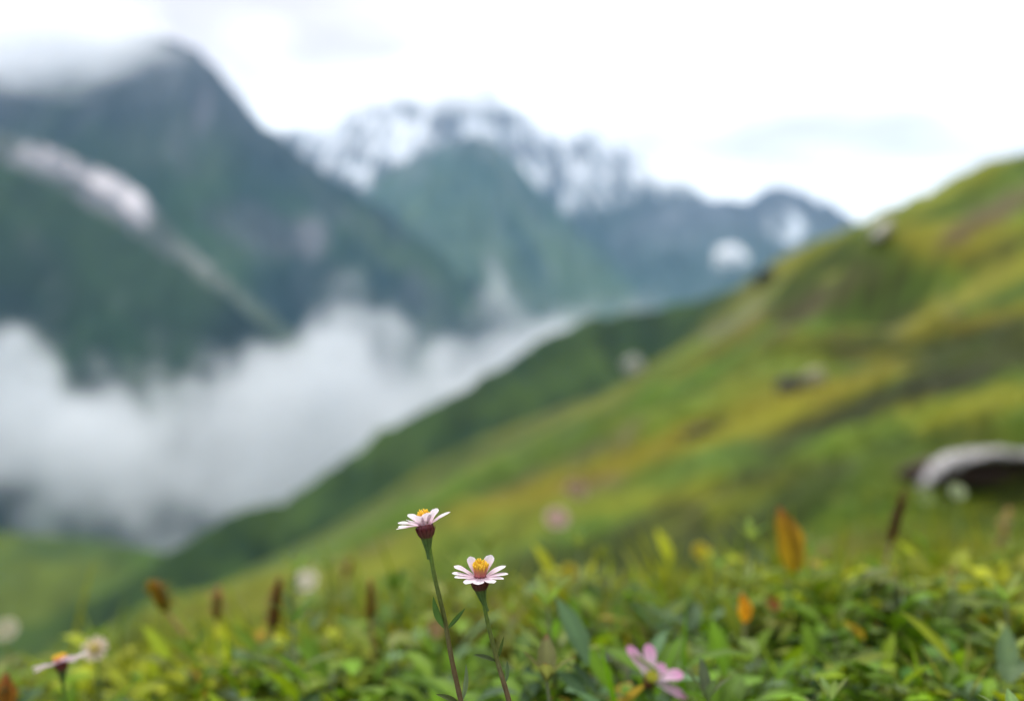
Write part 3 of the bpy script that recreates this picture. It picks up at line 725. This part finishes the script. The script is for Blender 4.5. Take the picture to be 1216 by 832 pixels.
spike('small rusty seed spike above the meadow between the brown spikes', 413, 676, 2.2, 26, 14, (0.22, 0.10, 0.03), 0.3)

def wither(label, px, py, Y, hpx, wpx, c0, c1, lean):
    c = at(px, py, Y); k = Y / FP; H = hpx * k
    b = Vector((c.x - lean * 0.05, c.y, 0)); b.z = gz(b.x, b.y) - 0.004
    t = empty('withered_leaf', b); tag(t, label, 'leaf')
    lo = c - Vector((-lean * 0.5, 0, 0.5)) * H
    sb = MB(); sb.tube([b, b * 0.5 + lo * 0.5, lo], [0.0018, 0.0015, 0.0012], [(0.12, 0.12, 0.03)] * 3, 6); sb.build('stem', M_stem, t, b)
    lb = MB(); lb.leaf(lo, Vector((-lean, 0.05, 1)), Vector((0.2, -1, 0.2)), H * 1.05, wpx * k, curl=0.35, fold=0.5, n=10, c0=c0, c1=c1, tip=(0.2, 0.08, 0.02), wave=0.15)
    lb.leaf(lo, Vector((-lean + 0.12, 0.1, 1)), Vector((0.9, -0.5, 0.2)), H * 0.95, wpx * k * 0.9, curl=0.2, fold=0.6, n=10, c0=tuple(x * .8 for x in c0), c1=(0.12, 0.05, 0.015), wave=0.15)
    lb.build('blade', M_leaf, t, b)
wither('upright withered orange and yellow leaf at the right of the meadow', 937, 642, 1.0, 78, 36, (0.46, 0.32, 0.015), (0.34, 0.17, 0.015), 0.12)
wither('small orange yellow leaf left of the bright pink daisy tip, low in the grass', 884, 722, 0.85, 34, 18, (0.60, 0.36, 0.01), (0.5, 0.26, 0.01), 0.0)
wither('dull orange leaf at the bottom left corner', 6, 822, 0.80, 44, 22, (0.30, 0.20, 0.02), (0.22, 0.12, 0.02), 0.1)

def button(label, px, py, Y, wpx, col, cat='flower', name='small_flower'):
    """tiny round flower on a stem, petals round a button"""
    c = at(px, py, Y); R = wpx * 0.5 * Y / FP
    b = Vector((c.x + 0.006, c.y + 0.004, 0)); b.z = gz(b.x, b.y) - 0.004
    t = empty(name, b); tag(t, label, cat)
    sb = MB(); sb.tube([b, b * 0.5 + c * 0.5 + Vector((0.004, 0, 0)), c], [0.0016, 0.0014, 0.0012], [(0.08, 0.13, 0.03)] * 3, 6); sb.build('stem', M_stem, t, b)
    fb = MB(); n = Vector((0.1, -0.75, 0.6)).normalized()
    for i in range(9): petal(fb, c, n, i * 0.698, 0.35, R, R * 0.7, 0.2, R * 0.12, tuple(x * 0.95 for x in col), col)
    for i in range(7): petal(fb, c + n * R * 0.1, n, i * 0.897, 0.95, R * 0.6, R * 0.5, 0.2, R * 0.05, tuple(x * 0.8 for x in col), col)
    fb.build('blossom', M_petal, t, b)
button('white round flower behind the dark brown seed spike', 363, 690, 2.2, 24, (0.78, 0.72, 0.60))
button('white fluffy flower high at the right, below the pale rock slab', 1136, 584, 1.7, 20, (0.40, 0.46, 0.26))
button('greenish white flower below the left end of the pale rock slab', 1098, 592, 1.9, 18, (0.28, 0.36, 0.12))
button('pink blurred flower in the middle of the meadow, right of the tallest daisy', 661, 616, 3.2, 26, (0.62, 0.42, 0.38))
button('peach coloured flower under the pink one in the middle meadow', 684, 582, 4.0, 24, (0.40, 0.28, 0.18))
button('pinkish flower at the right, above the corner leaves', 1137, 700, 1.1, 22, (0.58, 0.36, 0.34))
button('orange pink flower at the right, touching the pinkish one from above', 1133, 680, 1.15, 20, (0.62, 0.36, 0.18))
button('small orange flower right of the pinkish ones', 1166, 728, 0.95, 18, (0.65, 0.28, 0.03))
button('cream flower at the left edge of the meadow', 8, 748, 1.6, 26, (0.62, 0.58, 0.42))
button('yellow flower in the green leaves between daisies and orange leaf', 832, 655, 1.6, 20, (0.55, 0.45, 0.02))
button('dull yellow flower above the whorled herb with brown tips', 676, 680, 1.3, 22, (0.45, 0.38, 0.03))
button('rusty flower low at the right below the orange leaf', 918, 718, 0.95, 16, (0.45, 0.18, 0.05))
button('peach flower behind the left daisy stem', 516, 748, 1.0, 20, (0.40, 0.26, 0.12))

# ------------------------------------------------------------------ undergrowth: nobody could count it
def scatter(name, templates, pos, scl, tint, mat, label):
    Vs = []; Fs = []; Cs = []; off = 0
    for i, (V, F, C) in enumerate(templates):
        sel = np.arange(i, len(pos), len(templates)); k = len(sel)
        if not k: continue
        a = rng.uniform(0, 2 * math.pi, k); ca, sa = np.cos(a), np.sin(a)
        S = scl[sel][:, None]
        x = (V[None, :, 0] * ca[:, None] - V[None, :, 1] * sa[:, None]) * S + pos[sel, 0][:, None]
        y = (V[None, :, 0] * sa[:, None] + V[None, :, 1] * ca[:, None]) * S + pos[sel, 1][:, None]
        z = V[None, :, 2] * S * rng.uniform(0.75, 1.25, k)[:, None] + pos[sel, 2][:, None]
        Vs.append(np.stack([x, y, z], -1).reshape(-1, 3))
        Cs.append((C[None] * tint[sel][:, None, :]).reshape(-1, 3))
        Fs.append((F[None] + (np.arange(k) * len(V))[:, None, None] + off).reshape(-1, 4)); off += k * len(V)
    o = np_mesh(name, np.concatenate(Vs), np.concatenate(Fs), np.concatenate(Cs), mat)
    tag(o, label, 'ground cover', kind='stuff')
    return o
def tmpl(kind, seed):
    r = random.Random(seed); mb = MB()
    if kind == 'blades':
        for i in range(9):
            ph = r.uniform(0, 6.28); el = r.uniform(0.7, 1.4); d = Vector((math.cos(ph) * math.cos(el), math.sin(ph) * math.cos(el), math.sin(el)))
            q = r.uniform(0.7, 1.4)
            mb.leaf(Vector((r.uniform(-.15, .15), r.uniform(-.15, .15), 0)), d, Vector((-math.cos(ph), -math.sin(ph), .3)), r.uniform(0.6, 1.1), 0.05, curl=r.uniform(.2, 1.2), n=3, c0=(q * 0.9, q, q * .8), wpos=.35)
    else:
        for i in range(9):
            ph = r.uniform(0, 6.28); el = r.uniform(0.0, 1.0); d = Vector((math.cos(ph) * math.cos(el), math.sin(ph) * math.cos(el), math.sin(el)))
            q = r.uniform(0.65, 1.4); o2 = Vector((math.cos(ph), math.sin(ph), 0))
            mb.leaf(o2 * r.uniform(0, .35) + Vector((0, 0, r.uniform(0.05, .75))), d, Vector((-o2.x * .3, -o2.y * .3, 1)), r.uniform(0.22, .45), r.uniform(.08, .2), curl=r.uniform(.2, 1), n=3, c0=(q, q, q))
    return mb.arrays()
T1 = [tmpl('leaves', 1), tmpl('blades', 2), tmpl('leaves', 3), tmpl('leaves', 4), tmpl('blades', 5)]
def field(n, y0, y1, spread, s0, seed, sgrow=0.5):
    g = np.random.default_rng(seed)
    y = np.exp(g.uniform(math.log(y0), math.log(y1), n)); x = g.uniform(-spread, spread, n) * y
    px = CX + x / y * FP
    keep = ~((y < 0.58) & (px > 480) & (px < 650)); x, y = x[keep], y[keep]; n = len(x)
    z = ground_z(x, y) - 0.003
    s = s0 * g.uniform(0.5, 1.25, n) * np.maximum(1, (y / 1.5)) ** sgrow
    return np.stack([x, y, z], -1), s, g
pos, s, g = field(12000, 0.68, 3.6, 0.66, 0.070, 3, 0.6)
nn_ = fbm(pos[:, 0] * 4, pos[:, 1] * 4, 5, 3); n2_ = fbm(pos[:, 0] * 9, pos[:, 1] * 9, 25, 3)
t_ = mixc((0.09, 0.175, 0.005), (0.31, 0.33, 0.008), sm(nn_ + g.uniform(-.3, .3, len(s)), -0.4, 0.45))
t_ = mixc(t_, (0.085, 0.15, 0.075), (g.random(len(s)) < 0.10) * 0.9)
t_ = mixc(t_, (0.30, 0.19, 0.02), (g.random(len(s)) < 0.035) * 0.9)
t_ = mixc(t_, (0.15, 0.145, 0.015), sm(pos[:, 1], 1.6, 4.5) * 0.7)
t_ = t_ * g.uniform(0.55, 1.4, len(s))[:, None]
s = s * (0.7 + 0.7 * sm(n2_, -0.35, 0.4))
scatter('meadow_undergrowth', T1, pos, s, t_, M_under, 'dense low leaves and grass covering the foreground meadow')
pos, s, g = field(12000, 1.1, 8.0, 0.66, 0.11, 19, 0.15)
t_ = mixc((0.13, 0.17, 0.010), (0.24, 0.22, 0.010), g.random(len(s)))
t_ = mixc(t_, (0.34, 0.25, 0.08), (g.random(len(s)) < 0.06) * 0.8)
tall = g.random(len(s)) < 0.06
s = np.where(tall, s * 1.4, s)
scatter('meadow_grass', [tmpl('blades', 31), tmpl('blades', 32), tmpl('blades', 33)], pos, s, t_, M_under, 'long yellow green grass behind the leafy foreground herbs')
pos, s, g = field(9000, 4.0, 60.0, 0.66, 0.07, 9, 0.42)
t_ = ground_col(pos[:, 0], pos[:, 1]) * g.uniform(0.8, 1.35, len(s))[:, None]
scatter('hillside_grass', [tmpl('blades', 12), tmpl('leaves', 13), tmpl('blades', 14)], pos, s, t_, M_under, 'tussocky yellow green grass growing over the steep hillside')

# ------------------------------------------------------------------ rocks and shrubs on the slope
def rock(label, px, py, wpx, hpx, col, seed, dpt=0.8, sink=0.25):
    p = hit(px, py + hpx * 0.4, 3.0); Y = p.y; k = Y / FP
    W, H = wpx * k * 0.5, hpx * k * 0.5
    nu, nv = 26, 16; P = np.zeros((nv + 1, nu, 3))
    t, ph = np.meshgrid(np.linspace(0, math.pi, nv + 1), -np.linspace(0, 2 * math.pi, nu, endpoint=False), indexing='ij')
    d = np.stack([np.sin(t) * np.cos(ph), np.sin(t) * np.sin(ph), np.cos(t)], -1)
    q = fbm(d[..., 0] * 1.7 + seed, d[..., 1] * 1.7 + d[..., 2] * 1.3, seed, 4)
    d = np.sign(d) * np.abs(d) ** 0.8 * (1 + 0.3 * q)[..., None]
    P = d * np.array([W, W * dpt, H])
    C = mixc(col, tuple(x * 0.5 for x in col), sm(fbm(d[..., 0] * 4, d[..., 2] * 4, seed + 7, 3), -0.2, 0.5))
    o = grid_mesh('rock', P, C, M_rock, wrap=True)
    o.location = (p.x, p.y, p.z + H * (1 - 2 * sink)); o.rotation_euler.y = -math.atan((gz(p.x + W, p.y) - gz(p.x - W, p.y)) / (2 * W)); tag(o, label, 'rock'); return o
rock('pale rounded rock standing out on the green middle slope', 752, 432, 22, 22, (0.42, 0.42, 0.36), 3)
rock('dark grey rock in the middle of the hillside', 938, 456, 32, 24, (0.06, 0.055, 0.055), 5)
rock('light tan rock touching the dark grey one on its right', 966, 450, 28, 22, (0.34, 0.31, 0.2), 8)
rock('flat pale stone near the skyline of the hillside', 1046, 272, 34, 12, (0.5, 0.47, 0.4), 11, sink=0.4)
rock('small dark boulder on the skyline below the small white cloud', 908, 330, 24, 22, (0.03, 0.035, 0.02), 14)
rock('dark earthy rock half sunk in a yellow band of the slope', 826, 510, 34, 16, (0.07, 0.06, 0.03), 17, sink=0.45)

# pale rock slab with a dark hollow beneath, right edge
pA = hit(1150, 585, 2.0); YS = pA.y; print('slab at', YS, tuple(pA))
t = empty('rock_ledge', pA); tag(t, 'long pale grey rock slab arching over a dark hollow at the right edge', 'rock')
line = [(1090, 576), (1100, 564), (1118, 552), (1146, 542), (1180, 538), (1215, 540), (1270, 545), (1330, 560)]
th_ = [3, 8, 8, 6, 5, 5, 7, 5]
mb = MB(); rows = []; cols = []
rk = random.Random(3)
kY = YS / FP
cen = bez([at(a, b, YS) for a, b in line], 5); tk = np.interp(np.linspace(0, 7, len(cen)), range(8), th_)
for i, p in enumerate(cen):
    r_ = []; c_ = []
    for j in range(14):
        an = j * 2 * math.pi / 14; q = 1 + 0.22 * math.sin(j * 2.3 + i * 0.7) * rk.uniform(0.4, 1)
        r_.append(p + Vector((0, math.cos(an) * 26 * kY * q, math.sin(an) * tk[i] * kY * q * (0.7 + 0.6 * ((i * 7) % 5) / 4))))
        m = rk.uniform(0.45, 1.15); c_.append((0.40 * m, 0.38 * m, 0.38 * m))
    rows.append(r_); cols.append(c_)
rows = [[cen[0]] * 14] + rows + [[cen[-1]] * 14]; cols = [cols[0]] + cols + [cols[-1]]
mb.grid(rows, cols, close=True); mb.build('slab', M_rock, t, pA)
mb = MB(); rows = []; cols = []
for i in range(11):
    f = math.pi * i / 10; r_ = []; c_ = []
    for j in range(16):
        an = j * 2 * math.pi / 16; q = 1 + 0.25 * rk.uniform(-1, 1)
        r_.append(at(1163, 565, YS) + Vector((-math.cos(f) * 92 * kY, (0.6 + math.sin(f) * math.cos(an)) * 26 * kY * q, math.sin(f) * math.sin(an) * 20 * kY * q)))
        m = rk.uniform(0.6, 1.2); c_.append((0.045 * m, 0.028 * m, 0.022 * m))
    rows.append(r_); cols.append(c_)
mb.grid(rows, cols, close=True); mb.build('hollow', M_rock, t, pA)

# ------------------------------------------------------------------ light, sky, camera
SUN_EL, SUN_AZ = 56, -12      # azimuth from the view direction, negative = left
w = bpy.data.worlds.new('World'); sc.world = w; w.use_nodes = True
N = w.node_tree.nodes; L = w.node_tree.links; N.clear()
out = N.new('ShaderNodeOutputWorld'); bg = N.new('ShaderNodeBackground'); L.new(bg.outputs[0], out.inputs[0])
sky = N.new('ShaderNodeTexSky'); sky.sky_type = 'NISHITA'; sky.sun_disc = False
sky.sun_elevation = math.radians(SUN_EL); sky.sun_rotation = math.radians(SUN_AZ); sky.air_density = 1.0; sky.dust_density = 2.0
tc = N.new('ShaderNodeTexCoord')
mp = N.new('ShaderNodeMapping'); mp.inputs['Scale'].default_value = (1.0, 1.0, 3.2); mp.inputs['Location'].default_value = (1.3, 0.2, 0.55)
mp.inputs['Rotation'].default_value = (0, math.radians(-14), 0)
L.new(tc.outputs['Generated'], mp.inputs[0])
nz = N.new('ShaderNodeTexNoise'); nz.inputs['Scale'].default_value = 2.4; nz.inputs['Detail'].default_value = 6; nz.inputs['Roughness'].default_value = 0.5
L.new(mp.outputs[0], nz.inputs['Vector'])
cr = N.new('ShaderNodeMapRange'); cr.interpolation_type = 'SMOOTHSTEP'; cr.inputs[1].default_value = 0.50; cr.inputs[2].default_value = 0.68
L.new(nz.outputs['Fac'], cr.inputs[0])
mc = N.new('ShaderNodeMix'); mc.data_type = 'RGBA'
mc.inputs['A'].default_value = (7.5, 7.4, 7.3, 1); mc.inputs['B'].default_value = (3.9, 3.4, 3.3, 1)
L.new(cr.outputs[0], mc.inputs['Factor'])
mx = N.new('ShaderNodeMix'); mx.data_type = 'RGBA'; mx.inputs['Factor'].default_value = 0.94
L.new(sky.outputs[0], mx.inputs['A']); L.new(mc.outputs['Result'], mx.inputs['B'])
L.new(mx.outputs['Result'], bg.inputs[0]); bg.inputs[1].default_value = 0.1
sd = bpy.data.lights.new('sun', 'SUN'); sd.energy = 1.5; sd.angle = math.radians(10); sd.color = (1, 0.96, 0.90)
so = bpy.data.objects.new('sun', sd); COL.objects.link(so)
el, az = math.radians(SUN_EL), math.radians(SUN_AZ)
dv = Vector((math.sin(az) * math.cos(el), math.cos(az) * math.cos(el), math.sin(el)))
so.rotation_euler = dv.to_track_quat('Z', 'Y').to_euler()

cd = bpy.data.cameras.new('camera'); cam = bpy.data.objects.new('camera', cd); COL.objects.link(cam)
cam.location = (0, 0, 0); cam.rotation_euler = (math.radians(90), 0, 0)
cd.lens = 35; cd.sensor_width = 36; cd.clip_start = 0.01; cd.clip_end = 40000
cd.dof.use_dof = True; cd.dof.focus_distance = Y1; cd.dof.aperture_fstop = 3.3
sc.camera = cam
sc.view_settings.view_transform = 'Standard'; sc.view_settings.look = 'None'; sc.view_settings.gamma = 1; sc.view_settings.exposure = 1.38
sc.view_settings.use_curve_mapping = False
cy = sc.cycles
cy.use_denoising = True; cy.denoiser = 'OPENIMAGEDENOISE'; cy.denoising_input_passes = 'RGB_ALBEDO_NORMAL'; cy.denoising_prefilter = 'ACCURATE'
cy.use_adaptive_sampling = False
cy.max_bounces = 8; cy.diffuse_bounces = 3; cy.glossy_bounces = 2; cy.transmission_bounces = 3; cy.volume_bounces = 4; cy.transparent_max_bounces = 8
cy.volume_max_steps = 64; cy.caustics_reflective = False; cy.caustics_refractive = False
cy.sample_clamp_indirect = 4
